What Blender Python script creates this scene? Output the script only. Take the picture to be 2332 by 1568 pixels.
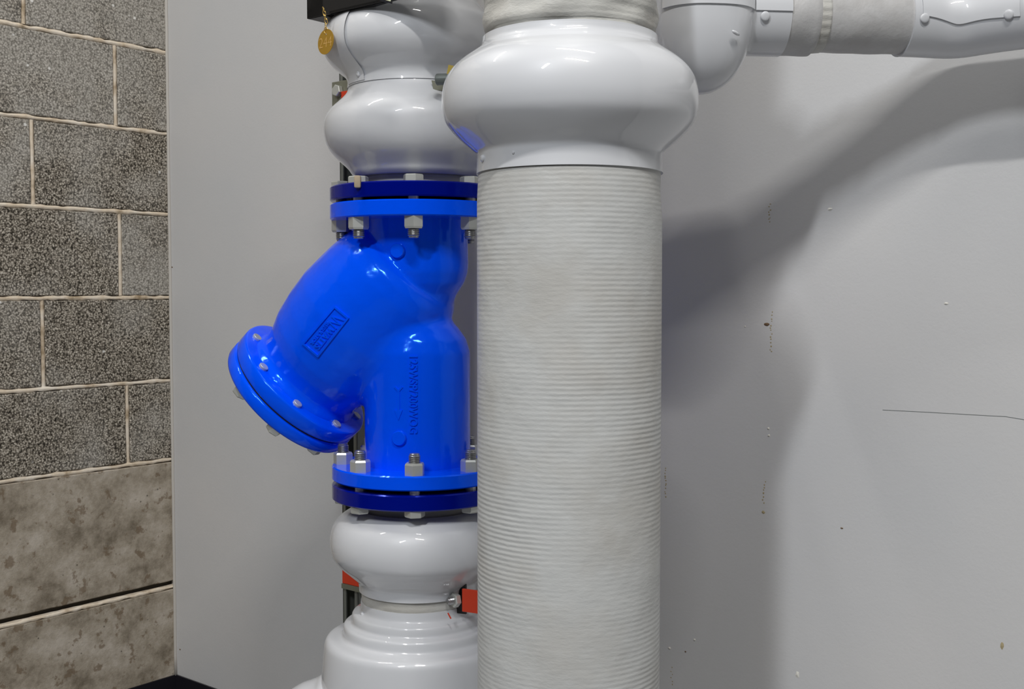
import bpy, bmesh, math, random
import numpy as np
from mathutils import Vector, Matrix
from mathutils.bvhtree import BVHTree
random.seed(7); rng = np.random.default_rng(3)
for o in list(bpy.data.objects): bpy.data.objects.remove(o)
C = bpy.context.scene.collection
sc = bpy.context.scene
# ------------------------------------------------------------------ camera
F = 2600.0; PITCH = math.atan(124/F); CZ = 1.07
cam = bpy.data.cameras.new('camera'); cam.sensor_width = 36; cam.lens = F/2332*36
co = bpy.data.objects.new('camera', cam); C.objects.link(co)
co.location = (0, 0, CZ); co.rotation_euler = (math.pi/2-PITCH, 0, 0)
cam.clip_start = 0.05
sc.camera = co
# ------------------------------------------------------------------ world, lamps, exposure
w = bpy.data.worlds.new('room_ambient'); sc.world = w; w.use_nodes = True
w.node_tree.nodes['Background'].inputs[0].default_value = (0.93, 0.96, 1.0, 1)
w.node_tree.nodes['Background'].inputs[1].default_value = 0.10
sc.view_settings.view_transform = 'Standard'; sc.view_settings.look = 'None'
sc.view_settings.gamma = 1; sc.view_settings.use_curve_mapping = False
sc.view_settings.exposure = -0.55
U = Vector((0.776, -0.631, 0)).normalized()       # along the painted wall, to the right and towards the camera
N = Vector((-0.631, -0.776, 0)).normalized()      # out of the painted wall, into the room
CORNER = Vector((-0.848, 2.84, 0))
def lamp(name, u, n, z, length, width, power, ang=0.0, col=(1, .98, .95)):
    l = bpy.data.lights.new(name, 'AREA'); l.shape = 'RECTANGLE'; l.size = length; l.size_y = width
    l.energy = power; l.color = col
    o = bpy.data.objects.new(name, l); C.objects.link(o)
    o.location = CORNER + U*u + N*n + Vector((0, 0, z))
    o.rotation_euler = (0, 0, math.atan2(U.y, U.x)+ang)
    return o
lamp('tube_lamp', 0.45, 1.20, 3.0, 0.9, 0.06, 23, 1.2)
lamp('tube_lamp', 2.05, 0.85, 3.3, 0.9, 0.06, 12, 0.1)
lamp('tube_lamp', 3.00, 1.95, 3.25, 0.9, 0.07, 85, 0.1)
lamp('tube_lamp', 2.32, 3.35, 3.1, 0.9, 0.12, 122, math.pi/2, (0.93, 0.96, 1.0))
# ------------------------------------------------------------------ pixel helpers (frame of 2332 x 1568)
FWD = Vector((0, math.cos(PITCH), -math.sin(PITCH))); UPV = Vector((0, math.sin(PITCH), math.cos(PITCH)))
CAM = Vector((0, 0, CZ))
def ray(px, py): return Vector((1, 0, 0))*((px-1166)/F) + UPV*((784-py)/F) + FWD
def at(px, py, Y):
    d = ray(px, py); return CAM + d*(Y/d.y)
def zat(py, Y): return at(1166, py, Y).z
def on_plane(px, py, p0, n):
    d = ray(px, py); return CAM + d*((p0-CAM).dot(n)/d.dot(n))
# ------------------------------------------------------------------ materials
def mat(name, col, rough=0.5, metal=0.0, coat=0.0, coat_rough=0.05, spec=0.5):
    m = bpy.data.materials.new(name); m.use_nodes = True
    b = m.node_tree.nodes['Principled BSDF']
    b.inputs['Base Color'].default_value = (*col, 1); b.inputs['Roughness'].default_value = rough
    b.inputs['Metallic'].default_value = metal; b.inputs['Coat Weight'].default_value = coat
    b.inputs['Coat Roughness'].default_value = coat_rough; b.inputs['Specular IOR Level'].default_value = spec
    return m
class NT:
    def __init__(s, m): s.t = m.node_tree; s.b = s.t.nodes['Principled BSDF']
    def n(s, typ, **kw):
        o = s.t.nodes.new(typ)
        for k, v in kw.items():
            if k in o.inputs: o.inputs[k].default_value = v
            else: setattr(o, k, v)
        return o
    def l(s, a, b): s.t.links.new(a, b)
    def pos(s, scale=(1, 1, 1), rot=(0, 0, 0), obj=False):
        if obj: src = s.n('ShaderNodeTexCoord').outputs['Object']
        else: src = s.n('ShaderNodeNewGeometry').outputs['Position']
        mp = s.n('ShaderNodeMapping'); mp.inputs['Scale'].default_value = scale; mp.inputs['Rotation'].default_value = rot
        s.l(src, mp.inputs[0]); return mp.outputs[0]
    def noise(s, vec, scale, detail=2, rough=0.5):
        o = s.n('ShaderNodeTexNoise'); o.inputs['Scale'].default_value = scale; o.inputs['Detail'].default_value = detail
        o.inputs['Roughness'].default_value = rough; s.l(vec, o.inputs['Vector']); return o.outputs['Fac']
    def ramp(s, fac, stops):
        o = s.n('ShaderNodeValToRGB'); e = o.color_ramp.elements
        while len(e) < len(stops): e.new(0.5)
        for el, (p, c) in zip(e, stops):
            el.position = p; el.color = (*c, 1) if len(c) == 3 else c
        s.l(fac, o.inputs[0]); return o.outputs[0]
    def math(s, op, a, b=None):
        o = s.n('ShaderNodeMath', operation=op)
        for i, v in enumerate((a, b)):
            if v is None: continue
            if isinstance(v, (int, float)): o.inputs[i].default_value = v
            else: s.l(v, o.inputs[i])
        return o.outputs[0]
    def mix(s, fac, a, b, blend='MIX'):
        o = s.n('ShaderNodeMix', data_type='RGBA', blend_type=blend)
        if isinstance(fac, (int, float)): o.inputs[0].default_value = fac
        else: s.l(fac, o.inputs[0])
        for i, v in ((6, a), (7, b)):
            if isinstance(v, tuple): o.inputs[i].default_value = (*v, 1)
            else: s.l(v, o.inputs[i])
        return o.outputs[2]
    def bump(s, h, strength, dist, prev=None):
        o = s.n('ShaderNodeBump'); o.inputs['Strength'].default_value = strength; o.inputs['Distance'].default_value = dist
        s.l(h, o.inputs['Height'])
        if prev is not None: s.l(prev, o.inputs['Normal'])
        return o.outputs[0]
def g(v): return (v, v, v)
M = {}
# wall paint with orange peel
m = M['wall'] = mat('wall_paint', (0.60, 0.595, 0.59), 0.55); t = NT(m); p = t.pos()
t.l(t.ramp(t.noise(p, 2.2, 3), [(0.3, (0.585, 0.59, 0.595)), (0.7, (0.63, 0.62, 0.61))]), t.b.inputs['Base Color'])
b1 = t.bump(t.noise(p, 190, 3, 0.6), 0.25, 0.0008); b1 = t.bump(t.noise(p, 28, 2), 0.14, 0.002, b1); t.l(b1, t.b.inputs['Normal'])
# split faced porous block
m = M['block'] = mat('porous_block', g(.2), 0.95, spec=0.2); t = NT(m); p = t.pos()
n2 = t.noise(p, 7, 3, 0.5); n3 = t.noise(p, 60, 2)
oi = t.n('ShaderNodeObjectInfo').outputs['Random']
gr = t.n('ShaderNodeTexVoronoi'); gr.inputs['Scale'].default_value = 215; t.l(p, gr.inputs['Vector'])
rnd = t.math('SUBTRACT', 1.0, t.math('MULTIPLY', gr.outputs['Distance'], 1.1))                 # rounded grains
grain = t.math('ADD', t.math('MULTIPLY', rnd, 0.40), t.math('MULTIPLY', t.noise(p, 290, 4, 0.72), 1.0))
grain = t.math('SUBTRACT', t.math('ADD', grain, t.math('MULTIPLY', t.noise(p, 90, 2), 0.15)), 0.27)
con = t.ramp(grain, [(0.30, (0.035, 0.029, 0.022)), (0.42, (0.165, 0.143, 0.112)), (0.54, (0.38, 0.335, 0.27)), (0.70, (0.82, 0.75, 0.64))])
flat = t.ramp(grain, [(0.3, (0.20, 0.185, 0.16)), (0.5, (0.40, 0.375, 0.33)), (0.7, (0.58, 0.55, 0.50))])
sm = t.ramp(t.math('ADD', t.math('MULTIPLY', n2, 0.8), t.math('MULTIPLY', oi, 0.28)), [(0.42, g(0.0)), (0.66, g(0.85))])
c = t.mix(sm, con, flat)
v = t.n('ShaderNodeTexVoronoi'); v.inputs['Scale'].default_value = 34; t.l(p, v.inputs['Vector'])
chips = t.ramp(v.outputs['Distance'], [(0.08, g(1)), (0.15, g(0))])
chips = t.math('MULTIPLY', chips, t.ramp(t.noise(p, 17, 1), [(0.58, g(0)), (0.62, g(1))]))
c = t.mix(chips, c, (0.85, 0.83, 0.78))
t.l(c, t.b.inputs['Base Color'])
hh = t.math('MULTIPLY', grain, t.math('SUBTRACT', 1.05, sm))
t.l(t.bump(hh, 0.8, 0.0035), t.b.inputs['Normal'])
# cast concrete courses below
m = M['concrete'] = mat('cast_concrete', g(.2), 0.85, spec=0.25); t = NT(m); p = t.pos()
n1 = t.noise(p, 11, 8, 0.7); n2 = t.noise(p, 30, 6, 0.6)
c = t.ramp(n1, [(0.34, (0.20, 0.165, 0.118)), (0.5, (0.40, 0.345, 0.27)), (0.66, (0.56, 0.50, 0.42))])
c = t.mix(t.math('MULTIPLY', t.ramp(n2, [(0.58, g(0)), (0.63, g(1))]), 0.65), c, (0.17, 0.115, 0.065))
v = t.n('ShaderNodeTexVoronoi'); v.inputs['Scale'].default_value = 46; t.l(p, v.inputs['Vector'])
dots = t.math('MULTIPLY', t.ramp(v.outputs['Distance'], [(0.05, g(1)), (0.13, g(0))]), t.ramp(t.noise(p, 11, 1), [(0.5, g(0)), (0.6, g(1))]))
c = t.mix(t.math('MULTIPLY', dots, 0.75), c, (0.05, 0.042, 0.03))
t.l(c, t.b.inputs['Base Color']); t.l(t.bump(t.noise(p, 70, 6, 0.7), 0.7, 0.0025), t.b.inputs['Normal'])
m = M['mortar'] = mat('cream_mortar', g(.5), 0.9, spec=0.2); t = NT(m); p = t.pos()
t.l(t.ramp(t.noise(p, 24, 4), [(0.28, (0.34, 0.25, 0.15)), (0.42, (0.72, 0.60, 0.45)), (0.7, (0.86, 0.78, 0.66))]), t.b.inputs['Base Color'])
t.l(t.bump(t.noise(p, 90, 4), 0.8, 0.002), t.b.inputs['Normal'])
M['joint_shade'] = mat('painted_recess_shade', (0.05, 0.042, 0.03), 0.95)  # near-black wall base: shade deep in the block joints put into the colour
M['caulk'] = mat('caulk', (0.56, 0.53, 0.48), 0.6)
# glossy pvc fitting covers
m = M['pvc'] = mat('white_pvc', (0.66, 0.67, 0.69), 0.42, coat=1.0, coat_rough=0.035); t = NT(m); p = t.pos()
t.l(t.bump(t.noise(p, 14, 2), 0.12, 0.004), t.b.inputs['Normal'])
# painted canvas jacket with horizontal ridges
def canvas(name, freq, axis_scale, col1, col2, strength):
    m = mat(name, g(.6), 0.5, spec=0.35); t = NT(m); p = t.pos()
    wv = t.n('ShaderNodeTexWave', wave_type='BANDS', bands_direction='Z'); wv.inputs['Scale'].default_value = freq
    wv.inputs['Distortion'].default_value = 0.7; wv.inputs['Detail'].default_value = 2; wv.inputs['Detail Scale'].default_value = 0.35
    ps = t.pos(scale=axis_scale); t.l(ps, wv.inputs['Vector'])
    fine = t.noise(t.pos(scale=(1, 1, 2.6)), 85, 3, 0.6); lump = t.noise(p, 16, 2)
    amt = t.ramp(t.noise(p, 6, 2), [(0.35, g(0.1)), (0.65, g(1))])
    h = t.math('ADD', t.math('MULTIPLY', wv.outputs['Fac'], t.math('MULTIPLY', amt, 0.62)), t.math('MULTIPLY', fine, 0.75))
    b1 = t.bump(h, strength, 0.0022); b1 = t.bump(lump, 0.5, 0.006, b1); t.l(b1, t.b.inputs['Normal'])
    t.l(t.ramp(t.noise(p, 9, 4, 0.6), [(0.3, col2), (0.55, col1)]), t.b.inputs['Base Color'])
    return m
M['canvas'] = canvas('painted_canvas', 55, (1, 1, 1), (0.54, 0.545, 0.53), (0.49, 0.48, 0.45), 0.30)
M['canvas_rough'] = canvas('rough_painted_canvas', 30, (1, 1, 1), (0.54, 0.535, 0.50), (0.44, 0.42, 0.38), 0.55)
m = M['jacket_grey'] = mat('horizontal_jacket_paint', g(.5), 0.42); t = NT(m); p = t.pos()
t.l(t.ramp(t.noise(p, 12, 4, 0.6), [(0.3, (0.40, 0.385, 0.37)), (0.6, (0.52, 0.515, 0.51))]), t.b.inputs['Base Color'])
t.l(t.bump(t.noise(p, 70, 4, 0.6), 0.45, 0.002), t.b.inputs['Normal'])
# paints and metals
def paint(name, col, rough, w1=0.35, d1=0.0025, tint=(0.1, 0.4, 1)):
    m = mat(name, col, rough, spec=0.75); t = NT(m); p = t.pos()
    t.b.inputs['Specular Tint'].default_value = (*tint, 1)
    nb = t.bump(t.noise(p, 22, 3, 0.6), w1, d1); nb = t.bump(t.noise(p, 110, 2), 0.10, 0.001, nb)
    t.l(nb, t.b.inputs['Normal']); return m
M['blue'] = paint('bright_blue_enamel', (0.0, 0.088, 1.0), 0.13, 0.45, 0.003, (0.12, 0.45, 1))
M['navy'] = paint('deep_blue_enamel', (0.0, 0.004, 0.20), 0.14, 0.3, 0.002, (0.05, 0.12, 1))
M['zinc'] = mat('zinc_plated_steel', (0.60, 0.61, 0.57), 0.36, 0.55)
M['stud'] = mat('threaded_steel', (0.42, 0.42, 0.42), 0.3, 0.9)
M['gasket'] = mat('black_gasket', (0.012, 0.012, 0.016), 0.7)
M['black'] = mat('black_painted_steel', (0.008, 0.008, 0.009), 0.4)
M['brass'] = mat('brass', (0.42, 0.24, 0.025), 0.45, 0.35)
M['brass_bright'] = mat('bright_brass', (0.85, 0.58, 0.18), 0.25, 0.9)
M['number'] = mat('light_brass_figures', (0.85, 0.60, 0.20), 0.6)
M['orange'] = mat('orange_red_paint', (0.62, 0.045, 0.012), 0.45)
M['strut'] = mat('galvanised_steel', (0.22, 0.23, 0.21), 0.45, 0.5)
M['olive'] = mat('olive_steel', (0.20, 0.20, 0.15), 0.5, 0.3)
M['baseboard'] = mat('black_vinyl_base', (0.012, 0.011, 0.016), 0.35)
M['yellow'] = mat('yellow_tag', (0.42, 0.30, 0.03), 0.5)
M['grey_cap'] = mat('grey_green_cap', (0.16, 0.18, 0.17), 0.4, 0.3)
M['cream'] = mat('cream_label', (0.72, 0.74, 0.52), 0.5)
M['tan'] = mat('tan_crust', (0.42, 0.34, 0.24), 0.9)
M['chip'] = mat('white_chip', (0.74, 0.72, 0.66), 0.7)
M['rust'] = mat('brown_chip', (0.16, 0.10, 0.055), 0.8)
M['ochre'] = mat('ochre_stain', (0.40, 0.33, 0.19), 0.8)
m = M['floor'] = mat('grey_floor', g(.28), 0.35); t = NT(m); p = t.pos()
t.l(t.ramp(t.noise(p, 3, 4), [(0.3, g(0.17)), (0.7, g(0.22))]), t.b.inputs['Base Color'])
# ------------------------------------------------------------------ mesh helpers
def obj(name, bm, material, parent=None, smooth=False, me=None):
    if me is None:
        me = bpy.data.meshes.new(name); bm.normal_update(); bm.to_mesh(me); bm.free()
        if smooth:
            me.polygons.foreach_set('use_smooth', [True]*len(me.polygons))
            if smooth != True: me.set_sharp_from_angle(angle=math.radians(smooth))
    o = bpy.data.objects.new(name, me); C.objects.link(o)
    if material is not None and not me.materials: me.materials.append(M[material])
    if parent is not None: o.parent = parent; o.matrix_parent_inverse = Matrix.Translation(parent.location).inverted() if parent.rotation_euler[:] == (0, 0, 0) else parent.matrix_basis.inverted()
    return o
def thing(name, label, cat, loc=(0, 0, 0), group=None):
    o = bpy.data.objects.new(name, None); C.objects.link(o); o.location = loc; o.empty_display_size = 0.02
    o['label'] = label; o['category'] = cat
    if group: o['group'] = group
    return o
def tag(o, label, cat, group=None):
    o['label'] = label; o['category'] = cat
    if group: o['group'] = group
    return o
def struct(o): o['kind'] = 'structure'; return o
def frame_from(a, x=None):
    a = Vector(a).normalized()
    x = Vector(x) if x is not None else (Vector((0, 0, 1)) if abs(a.z) < 0.9 else Vector((1, 0, 0)))
    x = (x - a*x.dot(a)).normalized(); y = a.cross(x)
    return x, y, a
def lathe(prof, origin=(0, 0, 0), axis=(0, 0, 1), segs=96, a0=0.0, a1=None, bm=None, xdir=None, wob=None):
    """prof: list of (r, h). a full turn, or an arc a0..a1 (radians)."""
    bm = bm or bmesh.new(); x, y, a = frame_from(axis, xdir); O = Vector(origin)
    full = a1 is None; n = segs if full else segs+1; rings = []
    for r, h in prof:
        if r < 1e-6 and full:
            rings.append([bm.verts.new(O+a*h)]); continue
        ring = []
        for i in range(n):
            th = 2*math.pi*i/segs if full else a0+(a1-a0)*i/segs
            rr = r if wob is None else r+wob(th, h)
            ring.append(bm.verts.new(O + a*h + (x*math.cos(th)+y*math.sin(th))*rr))
        rings.append(ring)
    for A, B in zip(rings, rings[1:]):
        m_ = n if full else n-1
        for i in range(m_):
            j = (i+1) % n
            if len(A) == 1 and len(B) == 1: continue
            if len(A) == 1: bm.faces.new((A[0], B[j], B[i]))
            elif len(B) == 1: bm.faces.new((A[i], A[j], B[0]))
            else: bm.faces.new((A[i], A[j], B[j], B[i]))
    return bm
def smooth_prof(pts, n=6):
    """Catmull-Rom through the points"""
    P = [np.array(p, float) for p in pts]; P = [2*P[0]-P[1]]+P+[2*P[-1]-P[-2]]; out = []
    for i in range(1, len(P)-2):
        p0, p1, p2, p3 = P[i-1:i+3]
        for k in range(n):
            t_ = k/n
            out.append(tuple(0.5*((2*p1)+(-p0+p2)*t_+(2*p0-5*p1+4*p2-p3)*t_**2+(-p0+3*p1-3*p2+p3)*t_**3)))
    out.append(tuple(P[-2])); return out
def box(origin, ex, ey, ez, bm=None, bevel=0.0):
    """box from a corner with edge vectors"""
    b = bmesh.new(); O = Vector(origin); ex, ey, ez = Vector(ex), Vector(ey), Vector(ez)
    v = [b.verts.new(O+ex*i+ey*j+ez*k) for i in (0, 1) for j in (0, 1) for k in (0, 1)]
    for f in ((0, 1, 3, 2), (4, 6, 7, 5), (0, 4, 5, 1), (2, 3, 7, 6), (0, 2, 6, 4), (1, 5, 7, 3)): b.faces.new([v[i] for i in f])
    bmesh.ops.recalc_face_normals(b, faces=b.faces)
    if bevel: bmesh.ops.bevel(b, geom=b.edges[:], offset=bevel, segments=2, affect='EDGES', profile=0.5)
    if bm is None: return b
    me = bpy.data.meshes.new('tmp'); b.to_mesh(me); b.free(); bm.from_mesh(me); bpy.data.meshes.remove(me); return bm
def tube(path, r, segs=12, closed=False, bm=None):
    bm = bm or bmesh.new(); P = [Vector(p) for p in path]; n = len(P); rings = []; prev = None
    for i, p in enumerate(P):
        if closed: d = (P[(i+1) % n]-P[i-1]).normalized()
        else: d = (P[min(i+1, n-1)]-P[max(i-1, 0)]).normalized()
        if prev is None: x, y, _ = frame_from(d)
        else: x = (prev-d*prev.dot(d)).normalized(); y = d.cross(x)
        prev = x; rr = r[i] if isinstance(r, (list, tuple)) else r
        rings.append([bm.verts.new(p+(x*math.cos(2*math.pi*k/segs)+y*math.sin(2*math.pi*k/segs))*rr) for k in range(segs)])
    for i in range(n if closed else n-1):
        A, B = rings[i], rings[(i+1) % n]
        for k in range(segs): bm.faces.new((A[k], A[(k+1) % segs], B[(k+1) % segs], B[k]))
    if not closed: bm.faces.new(rings[0][::-1]); bm.faces.new(rings[-1])
    return bm
def hexnut(origin, axis, af, h, rot=0.0):
    """hexagon, af = across corners radius, with chamfered top"""
    x, y, a = frame_from(axis); O = Vector(origin); b = bmesh.new(); rings = []
    for rr, hh in ((af, 0), (af, h*0.84), (af*0.9, h), (0, h)):
        if rr == 0: rings.append([b.verts.new(O+a*hh)]); continue
        rings.append([b.verts.new(O+a*hh+(x*math.cos(rot+k*math.pi/3)+y*math.sin(rot+k*math.pi/3))*rr) for k in range(6)])
    for A, B in zip(rings, rings[1:]):
        for k in range(6):
            j = (k+1) % 6
            if len(B) == 1: b.faces.new((A[k], A[j], B[0]))
            else: b.faces.new((A[k], A[j], B[j], B[k]))
    b.faces.new(rings[0][::-1]); return b
def stud(origin, axis, r, h, pitch=0.0026, tip=0.001):
    pr = [(0, 0), (r*0.86, 0)]; k = 0; hh = 0.0
    while hh+pitch < h-tip:
        pr += [(r, hh+pitch*0.35), (r, hh+pitch*0.55), (r*0.84, hh+pitch)]; hh += pitch
    pr += [(r*0.84, h-tip), (r*0.72, h), (0, h)]
    return lathe(pr, origin, axis, segs=20)
def rivet(center, normal, r=0.0045, h=0.003):
    return lathe([(r, -0.0005), (r, h*0.35), (r*0.82, h*0.8), (r*0.4, h), (0, h)], center, normal, segs=16)
# ================================================================== SETTING
def wp(u, n, z): return CORNER + U*u + N*n + Vector((0, 0, z))
wall_back = struct(obj('wall_back', box(wp(-0.1, -0.12, 0), U*5.2, N*0.12, (0, 0, 2.6)), 'wall'))
floor = struct(obj('floor', box(wp(-0.3, -0.3, -0.05), U*6, N*5, (0, 0, 0.05)), 'floor'))
REC = 0.0
wall_left = struct(obj('wall_left', box(wp(-0.2, -0.1, 0), U*(0.2-0.014), N*3.2, (0, 0, 2.6)), 'joint_shade'))
# courses: the block face lies in the plane u = 0
def zc(y): return zat(y, CORNER.y)
bounds = [zc(y) for y in (1045, 865, 677, 488, 305, 120)]
H = 0.2015
while bounds[-1] < 2.5: bounds.append(bounds[-1]+H)
JW = 0.0056
def rough_edge(a, b, k, amp):
    return [a+(b-a)*i/k for i in range(k)], amp
def block_mesh(n0, n1, z0, z1, amp, depth=0.014):
    """front outline in the plane u=0, slightly ragged; goes back by depth"""
    pts = []
    k1 = max(4, int((n1-n0)/0.03)); k2 = 5
    for i in range(k1): pts.append((n0+(n1-n0)*i/k1, z0))
    for i in range(k2): pts.append((n1, z0+(z1-z0)*i/k2))
    for i in range(k1): pts.append((n1-(n1-n0)*i/k1, z1))
    for i in range(k2): pts.append((n0, z1-(z1-z0)*i/k2))
    b = bmesh.new(); f, m_, bk = [], [], []
    cn, cz = (n0+n1)/2, (z0+z1)/2
    for (a, z) in pts:
        ja, jz = random.uniform(-amp, amp), random.uniform(-amp, amp)
        a_, z_ = a+ja, z+jz
        inn = 0.0022
        f.append(b.verts.new(wp(0.0, a_-math.copysign(inn, a-cn), z_-math.copysign(inn, z-cz))))
        m_.append(b.verts.new(wp(-0.002, a_, z_)))
        bk.append(b.verts.new(wp(-depth, a_, z_)))
    n = len(pts)
    b.faces.new(f)
    for i in range(n):
        j = (i+1) % n
        b.faces.new((m_[i], m_[j], f[j], f[i])); b.faces.new((bk[i], bk[j], m_[j], m_[i]))
    bmesh.ops.recalc_face_normals(b, faces=b.faces); return b
first = [0.1244, 0.3355, 0.1373, 0.352, 0.143, 0.366]
def joint_strip(n0, n1, z0, z1, face, ragged=0.0012, mat_='mortar'):
    """mortar strip set back from the block face, with a rounded ragged section"""
    b = bmesh.new(); horiz = (n1-n0) > (z1-z0); L = (n1-n0) if horiz else (z1-z0); k = max(5, int(L/0.014))
    prev = None
    for i in range(k+1):
        t_ = i/k; row = []
        for q, back in ((0, 0.010), (0.12, 0.0), (0.5, -0.0012), (0.88, 0.0), (1, 0.010)):
            j = random.uniform(-ragged, ragged)*(1 if q in (0.12, 0.88) else 0.2)
            if horiz: row.append(b.verts.new(wp(-face-back, n0+L*t_, z0+(z1-z0)*q+j+(0.0012*math.sin(t_*k*0.9+z0*50) if q == 0.88 else 0))))
            else: row.append(b.verts.new(wp(-face-back, n0+(n1-n0)*q+j, z0+L*t_)))
        if prev:
            for a in range(4): b.faces.new((prev[a], prev[a+1], row[a+1], row[a]))
        prev = row
    bmesh.ops.recalc_face_normals(b, faces=b.faces)
    return obj('mortar_joint', b, mat_, wall_left, smooth=True)
NMAX = 3.0
for r in range(len(bounds)-1):
    z0, z1 = bounds[r]+JW, bounds[r+1]-JW
    s = first[r] if r < len(first) else first[4+(r % 2)]
    edges = [0.0, s]
    while edges[-1] < (1.9 if r < 8 else 1.2): edges.append(edges[-1]+0.406)
    for a, b_ in zip(edges, edges[1:]):
        obj('concrete_block', block_mesh(a+(JW if a else 0.001), b_-JW, z0, z1, 0.0007), 'block', wall_left)
        joint_strip(b_-JW, b_+JW, z0-0.001, z1+0.001, 0.0022, 0.0012)
    joint_strip(0.0, edges[-1], bounds[r]-JW, bounds[r]+JW, 0.0012, 0.0020)
zj = zc(1331); zj_hi = zj+0.0115; zj_lo = zj-0.0085
obj('cast_block', block_mesh(0.001, 1.9, zj_hi+0.0005, bounds[0]-JW, 0.0007), 'concrete', wall_left)
obj('cast_block', block_mesh(0.001, 1.9, 0.02, zj_lo-0.0005, 0.0012), 'concrete', wall_left)
joint_strip(0.0, 1.9, zj_lo-0.0008, zj+0.0008, 0.001, 0.0022)
# caulk bead in the corner
cb = tube([wp(0.0015+random.uniform(-.0006, .0006), 0.002, 0.1+i*0.05) for i in range(46)], 0.0042, 8)
obj('caulk_bead', cb, 'caulk', wall_back, smooth=True)
# black vinyl baseboards
def base(name, u0, u1, n0, n1, along):
    bb = bmesh.new(); th, hh = 0.004, 0.1020
    if along == 'u':
        box(wp(u0, 0, 0), U*(u1-u0), N*th, (0, 0, hh), bb); box(wp(u0, 0, 0), U*(u1-u0), N*0.012, (0, 0, 0.008), bb)
    else:
        box(wp(0, n0, 0), U*th, N*(n1-n0), (0, 0, hh), bb); box(wp(0, n0, 0), U*0.012, N*(n1-n0), (0, 0, 0.008), bb)
    return struct(obj(name, bb, 'baseboard'))
base('baseboard_back', 0.0, 5.0, 0, 0, 'u'); base('baseboard_left', 0, 0, 0.0, 3.0, 'n')
# nicks, drips and stains on the painted wall
def wallpt(px, py): return on_plane(px, py, CORNER, N)
def blob(px, py, rx, ry, h, material, name, rot=0.0):
    p_ = wallpt(px, py); b = bmesh.new(); k = 9
    sc_ = (p_-CAM).dot(FWD)/F
    c_ = b.verts.new(p_+N*h); ring = []
    for i in range(k):
        th = 2*math.pi*i/k; rr = random.uniform(0.75, 1.15)
        a, z = rx*math.cos(th)*rr*sc_, ry*math.sin(th)*rr*sc_
        a, z = a*math.cos(rot)-z*math.sin(rot), a*math.sin(rot)+z*math.cos(rot)
        ring.append(b.verts.new(p_+U*a*1.25+Vector((0, 0, z))+N*0.0001))
    for i in range(k): b.faces.new((c_, ring[i], ring[(i+1) % k]))
    bmesh.ops.recalc_face_normals(b, faces=b.faces)
    obj(name, b, material, wall_back)
for a in ((1890, 476, 5, 4, .002, 'chip'), (1746, 738, 7, 4, .0015, 'rust'), (2155, 691, 4, 3, .002, 'chip'), (1697, 743, 2, 2, .0015, 'chip'),
          (1750, 975, 3, 3, .002, 'chip'), (1751, 991, 3, 3, .002, 'chip'), (1917, 1202, 3, 2, .0015, 'rust'), (1582, 1456, 3, 3, .002, 'chip'),
          (1525, 1475, 4, 3, .002, 'chip'), (1561, 1483, 2, 2, .0015, 'rust'), (1816, 1535, 4, 9, .0015, 'chip'), (1738, 1166, 4, 4, .001, 'ochre'),
          (2282, 1470, 3, 9, .0008, 'ochre'), (392, 608, 2, 2, .001, 'rust'), (410, 1478, 2, 2, .001, 'rust')):
    blob(*a, 'paint_nick')
def drips(x0, y0, x1, y1, n):
    for i in range(n):
        f = (i+random.uniform(-.3, .3))/n
        blob(x0+(x1-x0)*f+random.uniform(-2, 2), y0+(y1-y0)*f, random.uniform(1, 1.9), random.uniform(1.2, 2.4), .0006, 'ochre', 'paint_speck')
drips(1753, 465, 1752, 512, 8); drips(1757, 712, 1755, 808, 14); drips(1742, 1095, 1738, 1150, 8); drips(1516, 1065, 1516, 1135, 12); drips(1529, 1520, 1531, 1566, 6)
pts = [(2010, 933), (2050, 935), (2110, 938), (2180, 942), (2250, 946), (2290, 948), (2332, 955), (2380, 957)]
for a, b_ in zip(pts, pts[1:]):
    pass
obj('paint_scratch', tube([wallpt(*q)+N*0.0 for q in pts], 0.0004, 5), 'grey_cap', wall_back)
# ================================================================== FRONT COLUMN
YC = 1.35; CX = at(1296, 700, YC).x
def rpx(px, Y): return px/F*Y*0.998
def prof_from(pts, Y): return [(rpx(r, Y), zat(y, Y)) for y, r in pts]
col = thing('insulated_pipe', 'thick white canvas-wrapped vertical pipe standing in front of everything', 'pipe', (CX, YC, 0))
z_h = zat(392, YC)
def wob(th, h): return 0.0004*math.sin(3*th+h*9)+0.0003*math.sin(h*37+th)
jb = lathe([(0.1068, 0.0)]+[(0.1068, z_) for z_ in np.linspace(0.02, z_h+0.03, 60)], (CX, YC, 0), wob=wob, segs=128)
obj('canvas_jacket', jb, 'canvas', col, smooth=True)
# lap edge of the jacket cloth that ends below the hem at the right
def lap(th0, th1, zb, zt, R, cx, cy, drop, m_, parent, name='jacket_lap'):
    b = bmesh.new(); k, q = 64, 40; grid = []
    for i in range(k+1):
        f = i/k; th = th0+(th1-th0)*f; top = zt-drop*max(0, (f-0.72)/0.28)**2.2; row = []
        for j in range(q+1):
            z_ = zb+(top-zb)*j/q; rr = R+(0.0016 if 0 < i < k and j < q else 0)
            row.append(b.verts.new((cx+rr*math.cos(th), cy+rr*math.sin(th), z_)))
        grid.append(row)
    for i in range(k):
        for j in range(q): b.faces.new((grid[i][j], grid[i+1][j], grid[i+1][j+1], grid[i][j+1]))
    bmesh.ops.recalc_face_normals(b, faces=b.faces)
    return obj(name, b, m_, parent, smooth=True)
lap(math.radians(-178), math.radians(-8), 0.02, z_h-0.004, 0.1072, CX, YC, 0.035, 'canvas', col)
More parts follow.
